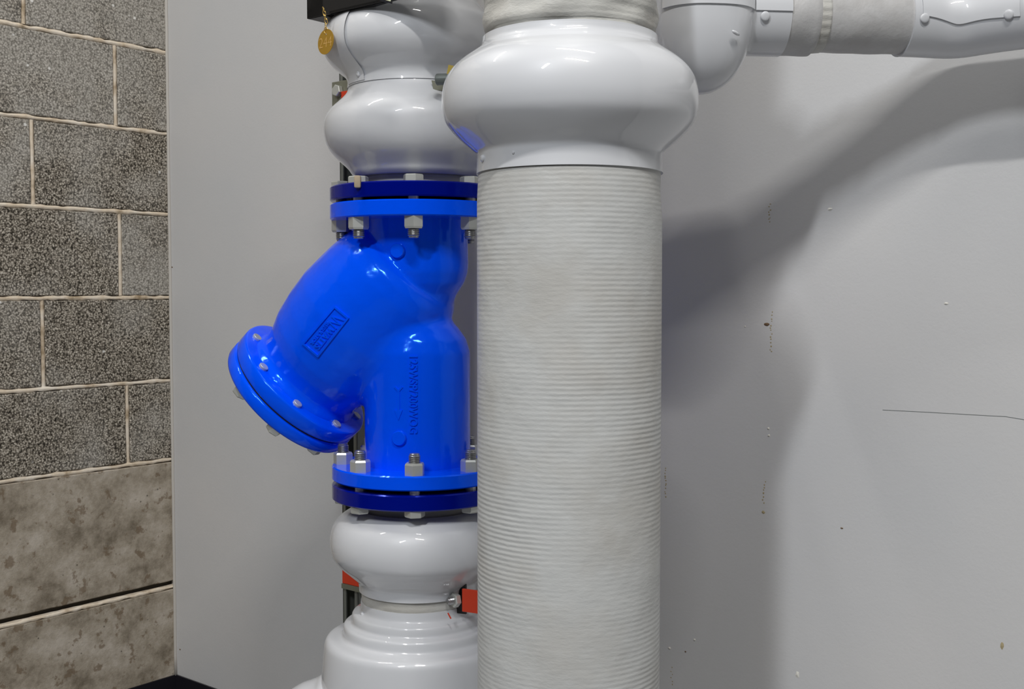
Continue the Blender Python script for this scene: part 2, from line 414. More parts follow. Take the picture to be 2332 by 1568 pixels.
# upper wrap above the fitting, lumpy bands of cloth
def wob2(th, h): return 0.0016*math.sin(h*160+2.2*math.sin(2*th))+0.0010*math.sin(5*th+h*70)+0.0008*math.sin(11*th-h*130)
z_t = zat(118, YC)
zhem = zat(88, YC)
ub = lathe([(0.0965 if z_ < zhem+0.004 else 0.1005, z_) for z_ in np.linspace(z_t-0.02, z_t+0.16, 70)], (CX, YC, 0), wob=wob2, segs=160)
obj('cloth_wrap', ub, 'canvas_rough', col, smooth=True)
ub = lathe([(0.096, z_t+0.11), (0.1035, z_t+0.115), (0.1035, z_t+0.4), (0.1035, 2.5), (0, 2.5)], (CX, YC, 0), segs=96)
obj('upper_jacket', ub, 'canvas', col, smooth=40)
# bulging cover
cov = thing('fitting_cover', 'large glossy white bulging plastic cover around the front column', 'pipe cover', (CX, YC, z_h))
P = [(397, 211), (380, 210), (362, 210), (350, 212), (338, 224), (322, 243), (303, 263), (283, 279), (262, 286.5), (238, 289), (210, 287),
     (185, 280), (163, 266), (145, 247), (130, 226), (118, 209), (108, 200), (96, 197.5), (90, 197)]
pr = smooth_prof(prof_from(P, YC), 4)
pr = [(pr[0][0]-0.003, pr[0][1]+0.004), (pr[0][0]-0.0028, pr[0][1])]+pr+[(pr[-1][0]-0.003, pr[-1][1]), (pr[-1][0]-0.003, pr[-1][1]-0.004)]
obj('shell', lathe(pr, (CX, YC, 0), segs=160), 'pvc', cov, smooth=50)
def cyl_pt(px, py, cx, cy, R, extra=0.0):
    """where the pixel ray meets the vertical cylinder of radius R"""
    d = ray(px, py); ox, oy = -cx, -cy
    A = d.x*d.x+d.y*d.y; B = 2*(d.x*ox+d.y*oy); Cc = ox*ox+oy*oy-R*R
    disc = max(0.0, B*B-4*A*Cc); t_ = (-B-math.sqrt(disc))/(2*A); p_ = CAM+d*t_
    n_ = Vector((p_.x-cx, p_.y-cy, 0)).normalized(); return p_+n_*extra, n_
for px, py, r_ in ((1100, 360, .004), (1169, 347, .0018)):
    p_, n_ = cyl_pt(px, py, CX, YC, 0.1090); obj('rivet', rivet(p_, n_, r_, r_*0.7), 'pvc', cov, smooth=True)
# ================================================================== VALVE STACK (riser behind)
YV = 1.85; VX = at(950, 700, YV).x
def zv(y): return zat(y, YV)
# front-face heights, read at the front of a flange of radius RF
RF = 0.1385
YF = YV-RF
zt0, zt1 = zat(490, YF), zat(452, YF)          # blue top flange of the strainer
zt2, zt3 = zat(445, YF), zat(410, YF)          # dark companion flange
zb1, zb0 = zat(1085, YF), zat(1119, YF)        # blue bottom flange
zb2, zb3 = zat(1129, YF), zat(1166, YF)
strainer = thing('y_strainer', 'bright blue cast y strainer with a slanted bolted cap, between two flanges', 'strainer', (VX, YV, zb0))
def disc(z0, z1, R, ri=0.04, bev=0.002):
    return lathe([(ri, z0), (R-bev, z0), (R, z0+bev), (R, z1-bev), (R-bev, z1), (ri, z1), (ri, z0)], (VX, YV, 0), segs=128)
obj('flange', disc(zt0, zt1, RF, 0.07), 'blue', strainer, smooth=40)
obj('flange', disc(zb0, zb1, RF, 0.07), 'blue', strainer, smooth=40)
# --- body as a blended distance field
capc = at(699, 860, 1.914)
AX = Vector((-0.675, 0.231, -0.70)).normalized()  # leg axis, from the riser down to the cap
def build_body():
    h = 0.0032; lo = np.array([VX-0.33, YV-0.16, zb0-0.0]); hi = np.array([VX+0.125, YV+0.30, zt1+0.0])
    nx, ny, nz = [int((b-a)/h)+1 for a, b in zip(lo, hi)]
    X, Y, Z = np.meshgrid(lo[0]+h*np.arange(nx), lo[1]+h*np.arange(ny), lo[2]+h*np.arange(nz), indexing='ij')
    X = X.astype(np.float32); Y = Y.astype(np.float32); Z = Z.astype(np.float32)
    rad = np.sqrt((X-VX)**2+(Y-YV)**2)
    # neck: column radius as a function of height
    zs = [zv(y) for y in (1200, 1100, 1060, 800, 770, 745, 725, 712, 700)]
    rs = [.090, .090, .0855, .0855, .079, .066, .046, .028, .001]
    zs2 = [zv(y) for y in (790, 730, 700, 670, 645, 620, 600, 530, 500, 470)]
    rs2 = [.045, .054, .056, .064, .076, .082, .083, .082, .083, .088]
    lower = (rad-np.interp(Z, zs, rs))*0.80
    lower = np.maximum(lower, Z-zv(705))
    upper = (rad-np.interp(Z, zs2, rs2))*0.85
    upper = np.maximum(upper, zv(790)-Z)
    dx, dy, dz = X-capc.x, Y-capc.y, Z-capc.z
    s = -(dx*AX.x+dy*AX.y+dz*AX.z)               # distance back from the cap towards the riser
    q = np.sqrt(np.maximum(0, dx*dx+dy*dy+dz*dz-s*s))
    ls = [-0.01, 0.0, 0.010, 0.016, 0.03, 0.062, 0.10, 0.141, 0.20, 0.235, 0.256, 0.268, 0.276, 0.284, 0.29]
    lr = [.103, .103, .0955, .0945, .098, .109, .1155, .119, .1155, .111, .104, .094, .074, .040, .001]
    leg = (q-np.interp(s, ls, lr))*0.85
    leg = np.maximum(leg, s-0.30); leg = np.maximum(leg, -s-0.008)
    def smin(a, b, k):
        hh = np.clip(0.5+0.5*(b-a)/k, 0, 1); return b*(1-hh)+a*hh-k*hh*(1-hh)
    D = smin(smin(upper, leg, 0.0045), lower, 0.016)
    D = np.maximum(D, np.maximum(zb0-Z+0.004, Z-zt1+0.004))
    # surface nets
    ins = D < 0
    c = ins[:-1, :-1, :-1].astype(np.int8)
    cnt = np.zeros((nx-1, ny-1, nz-1), np.int8)
    for i in (0, 1):
        for j in (0, 1):
            for k in (0, 1): cnt += ins[i:nx-1+i, j:ny-1+j, k:nz-1+k]
    act = (cnt > 0) & (cnt < 8); idx = -np.ones(act.shape, np.int64); cells = np.argwhere(act); idx[act] = np.arange(len(cells))
    acc = np.zeros((len(cells), 3)); num = np.zeros(len(cells))
    cor = [(i, j, k) for i in (0, 1) for j in (0, 1) for k in (0, 1)]
    for a in cor:
        for ax in range(3):
            if a[ax]: continue
            b_ = list(a); b_[ax] = 1
            da = D[cells[:, 0]+a[0], cells[:, 1]+a[1], cells[:, 2]+a[2]]; db = D[cells[:, 0]+b_[0], cells[:, 1]+b_[1], cells[:, 2]+b_[2]]
            cr = (da < 0) != (db < 0); tt = np.where(cr, da/np.where(cr, da-db, 1), 0)
            pt = np.tile(np.array(a, float), (len(cells), 1)); pt[:, ax] += tt
            acc[cr] += pt[cr]; num[cr] += 1
    V = lo + h*(cells+acc/num[:, None])
    faces = []
    for ax in range(3):
        sl0 = [slice(None)]*3; sl1 = [slice(None)]*3; sl0[ax] = slice(0, -1); sl1[ax] = slice(1, None)
        e = ins[tuple(sl0)] != ins[tuple(sl1)]; E = np.argwhere(e)
        o1, o2 = [a for a in range(3) if a != ax]
        ok = (E[:, o1] > 0) & (E[:, o2] > 0) & (E[:, o1] < D.shape[o1]-1) & (E[:, o2] < D.shape[o2]-1); E = E[ok]
        flip = ins[E[:, 0], E[:, 1], E[:, 2]]
        quad = []
        for (p_, q_) in ((0, 0), (1, 0), (1, 1), (0, 1)):
            cc = E.copy(); cc[:, o1] -= 1-p_; cc[:, o2] -= 1-q_
            quad.append(idx[cc[:, 0], cc[:, 1], cc[:, 2]])
        Q = np.stack(quad, 1)
        if ax == 1: flip = ~flip
        Q[~flip] = Q[~flip][:, ::-1]; faces.append(Q)
    Fc = np.concatenate(faces); Fc = Fc[(Fc >= 0).all(1)]
    # light Laplacian relaxation
    for it in range(3):
        s_ = np.zeros_like(V); n_ = np.zeros(len(V))
        for a in range(4):
            i0, i1 = Fc[:, a], Fc[:, (a+1) % 4]
            np.add.at(s_, i0, V[i1]); np.add.at(n_, i0, 1); np.add.at(s_, i1, V[i0]); np.add.at(n_, i1, 1)
        V = V*0.5+0.5*s_/np.maximum(n_, 1)[:, None]
    me = bpy.data.meshes.new('body'); me.from_pydata(V.tolist(), [], Fc.tolist()); me.update()
    me.polygons.foreach_set('use_smooth', [True]*len(me.polygons))
    return me, V, Fc
me_body, BV, BF = build_body()
body = obj('body', None, 'blue', strainer, me=me_body)
bvh = BVHTree.FromPolygons([Vector(v) for v in BV], BF.tolist())
def body_pt(px, py):
    d = ray(px, py).normalized(); loc, n_, i, ds = bvh.ray_cast(CAM, d)
    if loc is None: return None
    if n_.dot(d) > 0: n_ = -n_
    return loc, n_
# --- cap: flange of the body and cover plate
RC = 0.1245
def adisc(s0, s1, R, ri=0.0, bev=0.003):
    O = capc
    pr_ = [(ri, s0)] if ri else [(0, s0)]
    pr_ += [(R-bev, s0), (R-bev*.3, s0+bev*.3), (R, s0+bev), (R, s1-bev), (R-bev*.3, s1-bev*.3), (R-bev, s1)]+([(ri, s1), (ri, s0)] if ri else [(0, s1)])
    return lathe(pr_, O, AX, segs=112)
obj('cap_flange', adisc(0.0, 0.026, RC, 0.08, 0.004), 'blue', strainer, smooth=60)
obj('cap_gasket', adisc(0.026, 0.0285, RC-0.004, bev=0.0005), 'gasket', strainer, smooth=60)
capo = obj('cap_plate', adisc(0.0285, 0.052, RC, bev=0.005), 'blue', strainer, smooth=60)
vw = (capc-CAM).normalized(); m3 = AX.cross(vw).normalized(); m3 = m3 if m3.x > 0 else -m3
n3 = AX.cross(m3).normalized(); n3 = n3 if n3.z < 0 else -n3
for k in range(8):
    th = math.radians(36)+k*math.pi/4
    d_ = m3*math.cos(th)+n3*math.sin(th); p_ = capc+d_*0.1065
    bolt = obj('cap_bolt', hexnut(p_+AX*0.052, AX, 0.0135, 0.011, th), 'zinc', strainer)
    obj('bolt_end', lathe([(0.0078, 0), (0.0078, 0.0035), (0.007, 0.0042), (0, 0.0042)], p_, -AX, segs=20), 'zinc', bolt, smooth=40)
# --- flange bolts, eight at each end, nuts on the strainer side
RB = 0.121
BANG = [-90+2.4+45*k for k in range(8)]
for k, a in enumerate(BANG):
    th = math.radians(a); x_, y_ = VX+RB*math.cos(th), YV+RB*math.sin(th)
    for top in (True, False):
        s_ = -1 if top else 1
        zf = zt0 if top else zb1                    # face that carries the nut
        zh = zt3 if top else zb3                    # face that carries the bolt head
        ax_ = (0, 0, s_)
        rt = random.uniform(0, 1)
        bolt = obj('flange_bolt', stud((x_, y_, zf+s_*0.012), ax_, 0.0093, 0.021), 'stud', strainer, smooth=30)
        obj('nut', hexnut((x_, y_, zf), ax_, 0.0158, 0.0185, rt), 'zinc', bolt)
        obj('bolt_head', hexnut((x_, y_, zh), (0, 0, -s_), 0.0158, 0.0105, rt+0.4), 'zinc', bolt)
        obj('shank', lathe([(0.0085, min(zf, zh)), (0.0085, max(zf, zh))], (x_, y_, 0), segs=12), 'zinc', bolt, smooth=True)
# --- raised marks on the casting
def relief(name, pts2d_mesh, tf, height, sink=0.0006):
    """flat mesh (verts,faces in px space via tf) laid on the body and raised along its normal"""
    vs, fs = pts2d_mesh; b = bmesh.new(); top, bot = [], []
    for (x, y) in vs:
        px, py = tf(x, y); r_ = body_pt(px, py)
        if r_ is None: return None
        top.append(b.verts.new(r_[0]+r_[1]*height)); bot.append(b.verts.new(r_[0]-r_[1]*sink))
    es = {}
    for f in fs:
        try: b.faces.new([top[i] for i in f])
        except ValueError: pass
        for i in range(len(f)):
            e = (f[i], f[(i+1) % len(f)])
            if (e[1], e[0]) in es: del es[(e[1], e[0])]
            else: es[e] = 1
    for (i, j) in es:
        try: b.faces.new((top[j], top[i], bot[i], bot[j]))
        except ValueError: pass
    bmesh.ops.recalc_face_normals(b, faces=b.faces)
    return b
def text_mesh(txt, offset=0.0):
    cu = bpy.data.curves.new('txt', 'FONT'); cu.body = txt; cu.size = 1.0; cu.resolution_u = 3; cu.offset = offset
    o = bpy.data.objects.new('txt', cu); C.objects.link(o)
    dg = bpy.context.evaluated_depsgraph_get(); me = bpy.data.meshes.new_from_object(o.evaluated_get(dg))
    vs = np.array([v.co[:2] for v in me.vertices]); fs = [tuple(p.vertices) for p in me.polygons]
    bpy.data.objects.remove(o); bpy.data.curves.remove(cu); bpy.data.meshes.remove(me)
    # weld duplicates
    mp = {}; new = []; re = []
    for v_ in vs:
        k = (round(float(v_[0]), 4), round(float(v_[1]), 4))
        if k not in mp: mp[k] = len(new); new.append(k)
        re.append(mp[k])
    fs = [tuple(dict.fromkeys(re[i] for i in f)) for f in fs]; fs = [f for f in fs if len(f) > 2]
    a = np.array(new); mn, mx = a.min(0), a.max(0); a = (a-mn)/(mx-mn)
    return a.tolist(), fs
def letters(name, txt, p0, d, length, up, height_px, relief_h, parent, off=0.03):
    """text starting at pixel p0, running along unit d for length px, letters rising along up"""
    def tf(x, y): return (p0[0]+d[0]*x*length+up[0]*y*height_px, p0[1]+d[1]*x*length+up[1]*y*height_px)
    b = relief(name, text_mesh(txt, off), tf, relief_h)
    if b: return obj(name, b, 'blue', parent)
def stroke(pts, wpx):
    """polyline ribbon in px space -> list of meshes"""
    vs, fs = [], []
    for (a, b_) in zip(pts, pts[1:]):
        a, b_ = np.array(a, float), np.array(b_, float); d = b_-a; L = np.linalg.norm(d); d /= L; n_ = np.array((-d[1], d[0]))*wpx/2
        k = max(1, int(L/8)); base_ = len(vs)
        for i in range(k+1):
            c_ = a+d*(L*i/k + (-wpx*0.3 if i == 0 else wpx*0.3 if i == k else 0)); vs += [tuple(c_+n_), tuple(c_-n_)]
        for i in range(k): q = base_+2*i; fs.append((q, q+1, q+3, q+2))
    return vs, fs
idt = lambda x, y: (x, y)
# maker's plate: frame, emblem and two lines of letters
fr = [(763, 699), (793, 724), (725, 810), (692, 782)]
plate = obj('name_plate', relief('frame', stroke(fr+[fr[0]], 4.2), idt, 0.0028), 'blue', strainer)
dv = np.array((-0.62, 0.785)); dv /= np.linalg.norm(dv); uv = np.array((0.77, 0.64)); uv /= np.linalg.norm(uv)
def pl(a, b_): q = np.array((766, 706.0))+dv*a+uv*b_; return (float(q[0]), float(q[1]))   # a along the text, b towards the letter tops
obj('emblem', relief('emblem', stroke([pl(6, 29), pl(17, 2), pl(19, 27), pl(30, 2), pl(32, 26)], 2.6), idt, 0.0020), 'blue', plate)
letters('lettering', 'WATTS', pl(37, 11), dv, 57, uv, 15, 0.0022, plate)
letters('lettering', 'REGULATOR', pl(33, 0), dv, 62, uv, 8, 0.0018, plate)
letters('casting_letters', '125WSP/200WOG', (932, 810), (0, 1), 176, (1, 0), 19, 0.0022, strainer, 0.02)
ar = bmesh.new()
b = relief('a', stroke([(900, 881), (908, 890), (916, 881)], 4), idt, 0.0016); obj('flow_arrow', b, 'blue', strainer)
fa = strainer.children[-1]
obj('arrow_shaft', relief('a', stroke([(908, 890), (908, 936)], 5), idt, 0.0014), 'blue', fa)
obj('arrow_head', relief('a', ([(899, 933), (917, 933), (908, 956), (908, 940)], [(0, 3, 1), (0, 2, 3), (1, 3, 2)]), idt, 0.0016), 'blue', fa)
for (px, py, rr, hh) in ((910, 997, 17, 0.0055), (907, 571, 17, 0.006)):
    r_ = body_pt(px, py)
    if r_: R_ = rr/F*1.77; obj('boss', lathe([(R_, -0.004), (R_, hh*0.7), (R_*0.9, hh), (0, hh)], r_[0], r_[1], segs=32), 'blue', strainer, smooth=50)
# --- riser pipes with the dark companion flanges
def riser(label, z0, z1, fl, pipe_r):
    t_ = thing('riser_pipe', label, 'pipe', (VX, YV, z0))
    obj('flange', disc(fl[0], fl[1], RF, 0.07), 'navy', t_, smooth=40)
    obj('gasket', lathe([(0.05, min(fl[2])), (0.104, min(fl[2])), (0.104, max(fl[2])), (0.05, max(fl[2]))], (VX, YV, 0), segs=64), 'gasket', t_)
    return t_
rt_ = riser('riser pipe rising from the dark blue flange on top of the strainer', zt2, 2.5, (zt2, zt3, (zt1, zt2)), 0.09)
obj('pipe_wall', lathe([(0.084, zt3), (0.084, 2.5)], (VX, YV, 0), segs=48), 'canvas', rt_, smooth=True)
rl_ = riser('riser pipe below the strainer with dark blue flange and a bare grey band', 0, 1, (zb3, zb2, (zb2, zb0)), 0.09)
obj('pipe_wall', lathe([(0.084, 0.0), (0.084, zb3)], (VX, YV, 0), segs=48), 'canvas', rl_, smooth=True)
obj('grey_band', lathe([(0.0925, z_) for z_ in np.linspace(zv(1395), zv(1325), 12)], (VX, YV, 0), segs=96, wob=lambda th, h: 0.0006*math.sin(7*th+h*90)), 'canvas_rough', rl_, smooth=True)
# chipped crust on the edge of the upper dark flange
p_ = at(812, 410, 1.722); bb = bmesh.new()
box(at(806, 427, 1.728), (0.010, 0, 0), (0, 0.010, 0), (0, 0, 0.0185), bb, 0.0022)
obj('mortar_crust', bb, 'tan', rt_, smooth=30)
# --- bulging covers of the riser
def cover(label, pts, hem_lo=True, hem_hi=True, name='fitting_cover'):
    t_ = thing(name, label, 'pipe cover', (VX, YV, min(zv(y) for y, r in pts)))
    pr_ = smooth_prof(prof_from(pts, YV), 4)
    pr_ = [(pr_[0][0]-0.0025, pr_[0][1])]+pr_+[(pr_[-1][0]-0.0025, pr_[-1][1])]
    obj('shell', lathe(pr_, (VX, YV, 0), segs=144), 'pvc', t_, smooth=50)
    return t_
c1 = cover('lower of the two stacked glossy white bulging covers above the blue strainer',
      [(407, 136), (398, 146), (388, 153), (378, 163), (362, 181), (345, 195), (325, 204), (300, 208), (278, 206), (258, 196), (243, 181), (230, 167), (218, 157), (208, 153), (200, 151.5), (194, 151)])
c2 = cover('upper glossy white bulging cover below the black bracket, top of the riser stack',
      [(206, 155), (198, 154), (188, 154.5), (178, 160), (168, 172), (152, 190), (132, 204), (110, 208), (85, 204), (60, 191), (38, 167), (18, 147), (0, 136), (-30, 134), (-70, 134), (-150, 134)])
# lip of the two half shells
for cv, (px0, py0, px1, py1) in ((c2, (792, 170, 806, 205)),):
    pass
# overlapping vertical seam flap, rivets
def flap(cv, thdeg, pts, wdeg, lift=0.003):
    pr_ = smooth_prof([(r+lift, z) for r, z in prof_from(pts, YV)], 4)
    th = math.radians(thdeg); wd = math.radians(wdeg)
    pr_ = [(pr_[0][0]-lift*1.2, pr_[0][1])]+pr_+[(pr_[-1][0]-lift*1.2, pr_[-1][1])]
    b = lathe(pr_, (VX, YV, 0), segs=14, a0=th-wd, a1=th+wd, xdir=(1, 0, 0))
    # close the sides
    obj('seam_flap', b, 'pvc', cv, smooth=50)
flap(c2, 180+35, [(203, 152), (190, 153), (180, 159), (168, 172), (152, 190), (132, 204), (110, 208), (85, 204), (60, 191), (38, 167), (18, 147)], 14, 0.0032)
for (px, py) in ((817, 168),):
    p_, n_ = cyl_pt(px, py, VX, YV, 0.1115); obj('rivet', rivet(p_, n_, 0.0045, 0.0035), 'pvc', c2, smooth=True)
p_, n_ = cyl_pt(806, 212, VX, YV, 0.1110); obj('rivet', rivet(p_, n_, 0.0045, 0.0035), 'pvc', c1, smooth=True)
c3 = cover('glossy white rounded cover directly under the blue strainer',
      [(1153, 140), (1158, 156), (1168, 173), (1182, 188), (1200, 197), (1222, 201), (1243, 200), (1260, 195), (1277, 182), (1293, 164), (1307, 148), (1316, 138.5), (1326, 136), (1337, 135.5)])
# stepped tee cover at the bottom, with a branch to the left
c4 = thing('tee_cover', 'stepped glossy white tee cover at the bottom of the riser', 'pipe cover', (VX, YV, 0.3))
st = [(1360, 131.5), (1366, 132), (1378, 133), (1383, 138), (1386, 147), (1390, 151), (1398, 152.5), (1405, 153), (1409, 157), (1411, 166), (1415, 170.5), (1423, 172), (1433, 173),
      (1438, 180), (1440, 196), (1443, 207), (1450, 213), (1462, 216), (1490, 219), (1530, 222), (1570, 224), (1640, 224), (1800, 220), (1830, 200), (1840, 135)]
pr_ = smooth_prof(prof_from(st, YV), 3); pr_ = [(pr_[0][0]-0.0025, pr_[0][1])]+pr_
obj('shell', lathe(pr_, (VX, YV, 0), segs=160), 'pvc', c4, smooth=50)
p_, n_ = cyl_pt(826, 1398, VX, YV, 0.0950); obj('rivet', rivet(p_, n_, 0.0045, 0.0035), 'pvc', c4, smooth=True)
br_o = Vector((VX, YV, zv(1740))); bd_ = Vector((-1.0, -0.06, 0)).normalized()
brp = smooth_prof([(0.156, 0.09), (0.1525, 0.140), (0.1495, 0.158), (0.1435, 0.168), (0.139, 0.18), (0.134, 0.195), (0.1225, 0.214), (0.105, 0.232), (0.093, 0.245), (0.091, 0.32)], 4)
obj('branch_shell', lathe(brp+[(0, brp[-1][1])], br_o, bd_, segs=96), 'pvc', c4, smooth=50)
# ================================================================== STRUT AND CLAMPS
SX, SY = at(812, 700, 2.13).x, 2.13
wallY = lambda X: CORNER.y-(X-CORNER.x)*0.631/0.776
st_ = thing('strut_channel', 'vertical grey metal strut channel behind the riser pipe', 'strut', (SX, SY, 0))
so = Vector((SX, SY, 0.0)); wdt, dep, lip, th_ = 0.041, 0.041, 0.009, 0.0026
def chan(): 
    bm = bmesh.new(); Z = Vector((0, 0, 2.45))
    box(so-U*wdt/2-N*dep/2, U*wdt, N*th_, Z, bm)
    for s_ in (-1, 1):
        a = so+U*(s_*wdt/2-(th_ if s_ > 0 else 0))-N*dep/2
        box(a, U*th_, N*dep, Z, bm)
        a = so+U*(s_*wdt/2-(lip if s_ > 0 else 0))+N*(dep/2-th_)
        box(a, U*lip, N*th_, Z, bm)
    return bm
cm = chan(); obj('channel', cm, 'strut', st_)
ns_ = (so-CORNER).dot(N)
obj('wall_bracket', box(so-U*0.02-N*(ns_-0.0005)+Vector((0, 0, 1.9)), U*0.04, N*(ns_-dep/2-0.001), (0, 0, 0.04)), 'strut', st_)
def clamp(label, zc_, plate_px, lower):
    t_ = thing('pipe_clamp', label, 'clamp', (VX, YV, zc_))
    hw = 0.024
    # strap around the pipe, half hidden under the covers
    obj('strap', lathe([(0.088, zc_-0.016), (0.0905, zc_-0.016), (0.0905, zc_+0.016), (0.088, zc_+0.016), (0.088, zc_-0.016)], (VX, YV, 0), segs=64), 'orange', t_, smooth=40)
    return t_
# lower clamp: orange arm at the right with bolt, red plate at the left on the strut
zl = zat(1368, 1.80)
cl = clamp('orange clamp with steel bolt on the riser, low between the round and stepped covers', zl, None, True)
A0 = at(1052, 1392, 1.765); A1 = at(1052, 1340, 1.765)
dirr = Vector((0.62, -0.30, 0)).normalized(); into = Vector((0.30, 0.62, 0)).normalized()
b = box(A0, dirr*0.06, into*0.004, (0, 0, A1.z-A0.z), bevel=0.0008); obj('clamp_arm', b, 'orange', cl)
# the dark slot and cut end beside it
e0 = at(1021, 1393, 1.79)
b = box(e0, Vector((0.028, -0.012, 0)), into*0.004, (0, 0, 0.050)); obj('slot_plate', b, 'black', cl)
p_ = at(1034, 1366, 1.768); ax_ = Vector((-0.75, -0.62, 0.05)).normalized()
bo = obj('clamp_bolt', hexnut(p_-ax_*0.006, ax_, 0.0115, 0.009, 0.3), 'zinc', cl); obj('bolt_end', stud(p_, ax_, 0.0062, 0.013), 'stud', bo, smooth=30)
b = tube([at(1020, 1395, 1.745), at(1027, 1408, 1.742)], 0.0012, 6); obj('wire_end', b, 'orange', cl)
Lp = so+N*(dep/2+0.002)
q0 = on_plane(783, 1326, Lp, N); q1 = on_plane(783, 1284, Lp, N)
obj('clamp_plate', box(q0, U*0.10, N*0.004, (0, 0, q1.z-q0.z), bevel=0.0008), 'orange', cl, )
q2 = on_plane(783, 1337, Lp, N)
obj('saddle_plate', box(q2, U*0.10, N*0.006, (0, 0, q0.z-q2.z-0.0003)), 'olive', cl)
# upper clamp
cu_ = clamp('dull clamp with grey capped bolt and red plate, between the two upper covers', zv(205), None, False)
q0 = on_plane(761, 300, Lp, N); q1 = on_plane(761, 188, Lp, N)
obj('saddle_plate', box(q0, U*0.060, N*0.005, (0, 0, q1.z-q0.z), bevel=0.001), 'olive', cu_)
q0 = on_plane(781, 275, Lp+N*0.006, N); q1 = on_plane(781, 209, Lp+N*0.006, N)
obj('clamp_plate', box(q0, U*0.06, N*0.004, (0, 0, q1.z-q0.z)), 'orange', cu_)
p_ = on_plane(772, 207, Lp+N*0.006, N); obj('clamp_bolt', hexnut(p_, N, 0.011, 0.009, 0.2), 'zinc', cu_)
p_ = at(1001, 182, 1.70); axc = Vector((1, -0.28, -0.02)).normalized()
obj('bolt_cap', lathe([(0, 0), (0.0075, 0), (0.0085, 0.001), (0.0085, 0.026), (0.0065, 0.0265), (0.0065, 0.05), (0, 0.05)], at(994, 181, 1.70), axc, segs=24), 'grey_cap', cu_, smooth=40)
obj('cap_washer', box(at(987, 204, 1.736), (0.026, -0.002, -0.003), (0.0005, 0.0015, 0), (-0.003, 0, 0.014)), 'olive', cu_)
ty = tag(obj('tag', box(at(1016, 174, 1.69), (0.0135, -0.004, -0.0035), (0.0005, 0.0015, 0), (0.0035, 0, 0.0170)), 'yellow'), 'small dull yellow tag above the grey bolt cap', 'tag')
obj('red_strip', box(at(1034, 166, 1.685), (0.018, -0.002, 0.001), (0.0005, 0.0015, 0), (0.001, 0, 0.007)), 'orange', ty)
# ================================================================== BLACK BRACKET, CHAIN AND TAG
YB = 1.80
bk = thing('channel_bracket', 'black box-section steel arm at the top edge, above the riser', 'bracket', at(699, 43, YB))
o_ = at(699, 43, YB); bmz = Vector((0, 0, 0.12))
obj('front_plate', box(o_, U*0.30, -N*0.004, bmz, bevel=0.0006), 'black', bk)
obj('end_plate', box(o_, U*0.0375, -N*0.040, bmz, bevel=0.0008), 'black', bk)
b = bmesh.new(); w0 = o_+U*0.052
lo4 = [w0, w0+U*0.20, w0+U*0.05-N*0.018, w0-N*0.034]
va = [b.verts.new(p_) for p_ in lo4]; vb = [b.verts.new(p_+Vector((0, 0, 0.004))) for p_ in lo4]
b.faces.new(va); b.faces.new(vb[::-1])
for i in range(4): b.faces.new((va[i], va[(i+1) % 4], vb[(i+1) % 4], vb[i]))
bmesh.ops.recalc_face_normals(b, faces=b.faces)
obj('bottom_web', b, 'black', bk)
tg = thing('number_tag', 'round brass tag engraved 244 hanging on a small chain from the black bracket', 'tag', at(742, 95, 1.755))
YT = 1.757
def link(c_, tilt, r1, r2, rot, m_='brass_bright', thick=0.0006):
    # an oval ring: long axis along 'tilt' (a 3D direction), turned by rot about it
    a = Vector(tilt).normalized(); x, y, _ = frame_from(a, (1, 0, 0)); s_ = x*math.cos(rot)+y*math.sin(rot)
    pts_ = [c_+a*(r1*math.cos(t_))+s_*(r2*math.sin(t_)) for t_ in np.linspace(0, 2*math.pi, 20, endpoint=False)]
    return obj('chain_link', tube(pts_, thick, 6, True), m_, tg, smooth=True)
chain = [((735, 17), (739, 26)), ((737, 24), (740, 35)), ((738, 33), (742, 44)), ((741, 42), (744, 53)), ((741, 52), (742, 65)), ((742, 63), (742, 75))]
for i, (a, b_) in enumerate(chain):
    pa, pb = at(*a, YT), at(*b_, YT); dd = pb-pa
    link((pa+pb)/2, dd, dd.length*0.62, 0.0022 if i < 4 else 0.0028, (0.3 if i % 2 else 1.15), thick=0.00055)
R_ = 28.5/F*YT; dc = at(742, 95, YT); dn = Vector((-0.69, -0.72, 0.06)).normalized()
dxx = Vector((0, 0, 1)).cross(dn)*-1
if dxx.x < 0: dxx = -dxx
dxx.normalize(); dyy = Vector((0, 0, 1)); dyy = (dyy-dn*dyy.dot(dn)).normalized()
b = bmesh.new(); ho = Vector((0, 0, 0))
hc = dyy*R_*0.62; hr = 0.0017; outer, inner = [], []
for side in (0.0005, -0.0005):
    outer.append([b.verts.new(dc+(dxx*math.cos(t_)+dyy*math.sin(t_))*R_+dn*side) for t_ in np.linspace(0, 2*math.pi, 48, endpoint=False)])
    inner.append([b.verts.new(dc+hc+(dxx*math.cos(t_)+dyy*math.sin(t_))*hr+dn*side) for t_ in np.linspace(0, 2*math.pi, 48, endpoint=False)])
for i in range(48):
    j = (i+1) % 48
    b.faces.new((outer[0][i], outer[0][j], inner[0][j], inner[0][i])); b.faces.new((outer[1][j], outer[1][i], inner[1][i], inner[1][j]))
    b.faces.new((outer[0][j], outer[0][i], outer[1][i], outer[1][j])); b.faces.new((inner[0][i], inner[0][j], inner[1][j], inner[1][i]))
bmesh.ops.recalc_face_normals(b, faces=b.faces)
dsk = obj('disc', b, 'brass', tg)
vs, fs = text_mesh('244', -0.010); b = bmesh.new()
vv = [b.verts.new(dc+dxx*((x-0.5)*R_*1.62)+dyy*((y-0.5)*R_*0.80-R_*0.04)+dn*0.0008) for x, y in vs]
for f in fs:
    try: b.faces.new([vv[i] for i in f])
    except ValueError: pass
r_ = bmesh.ops.solidify(b, geom=b.faces[:], thickness=0.0004)
obj('engraved_number', b, 'number', dsk)
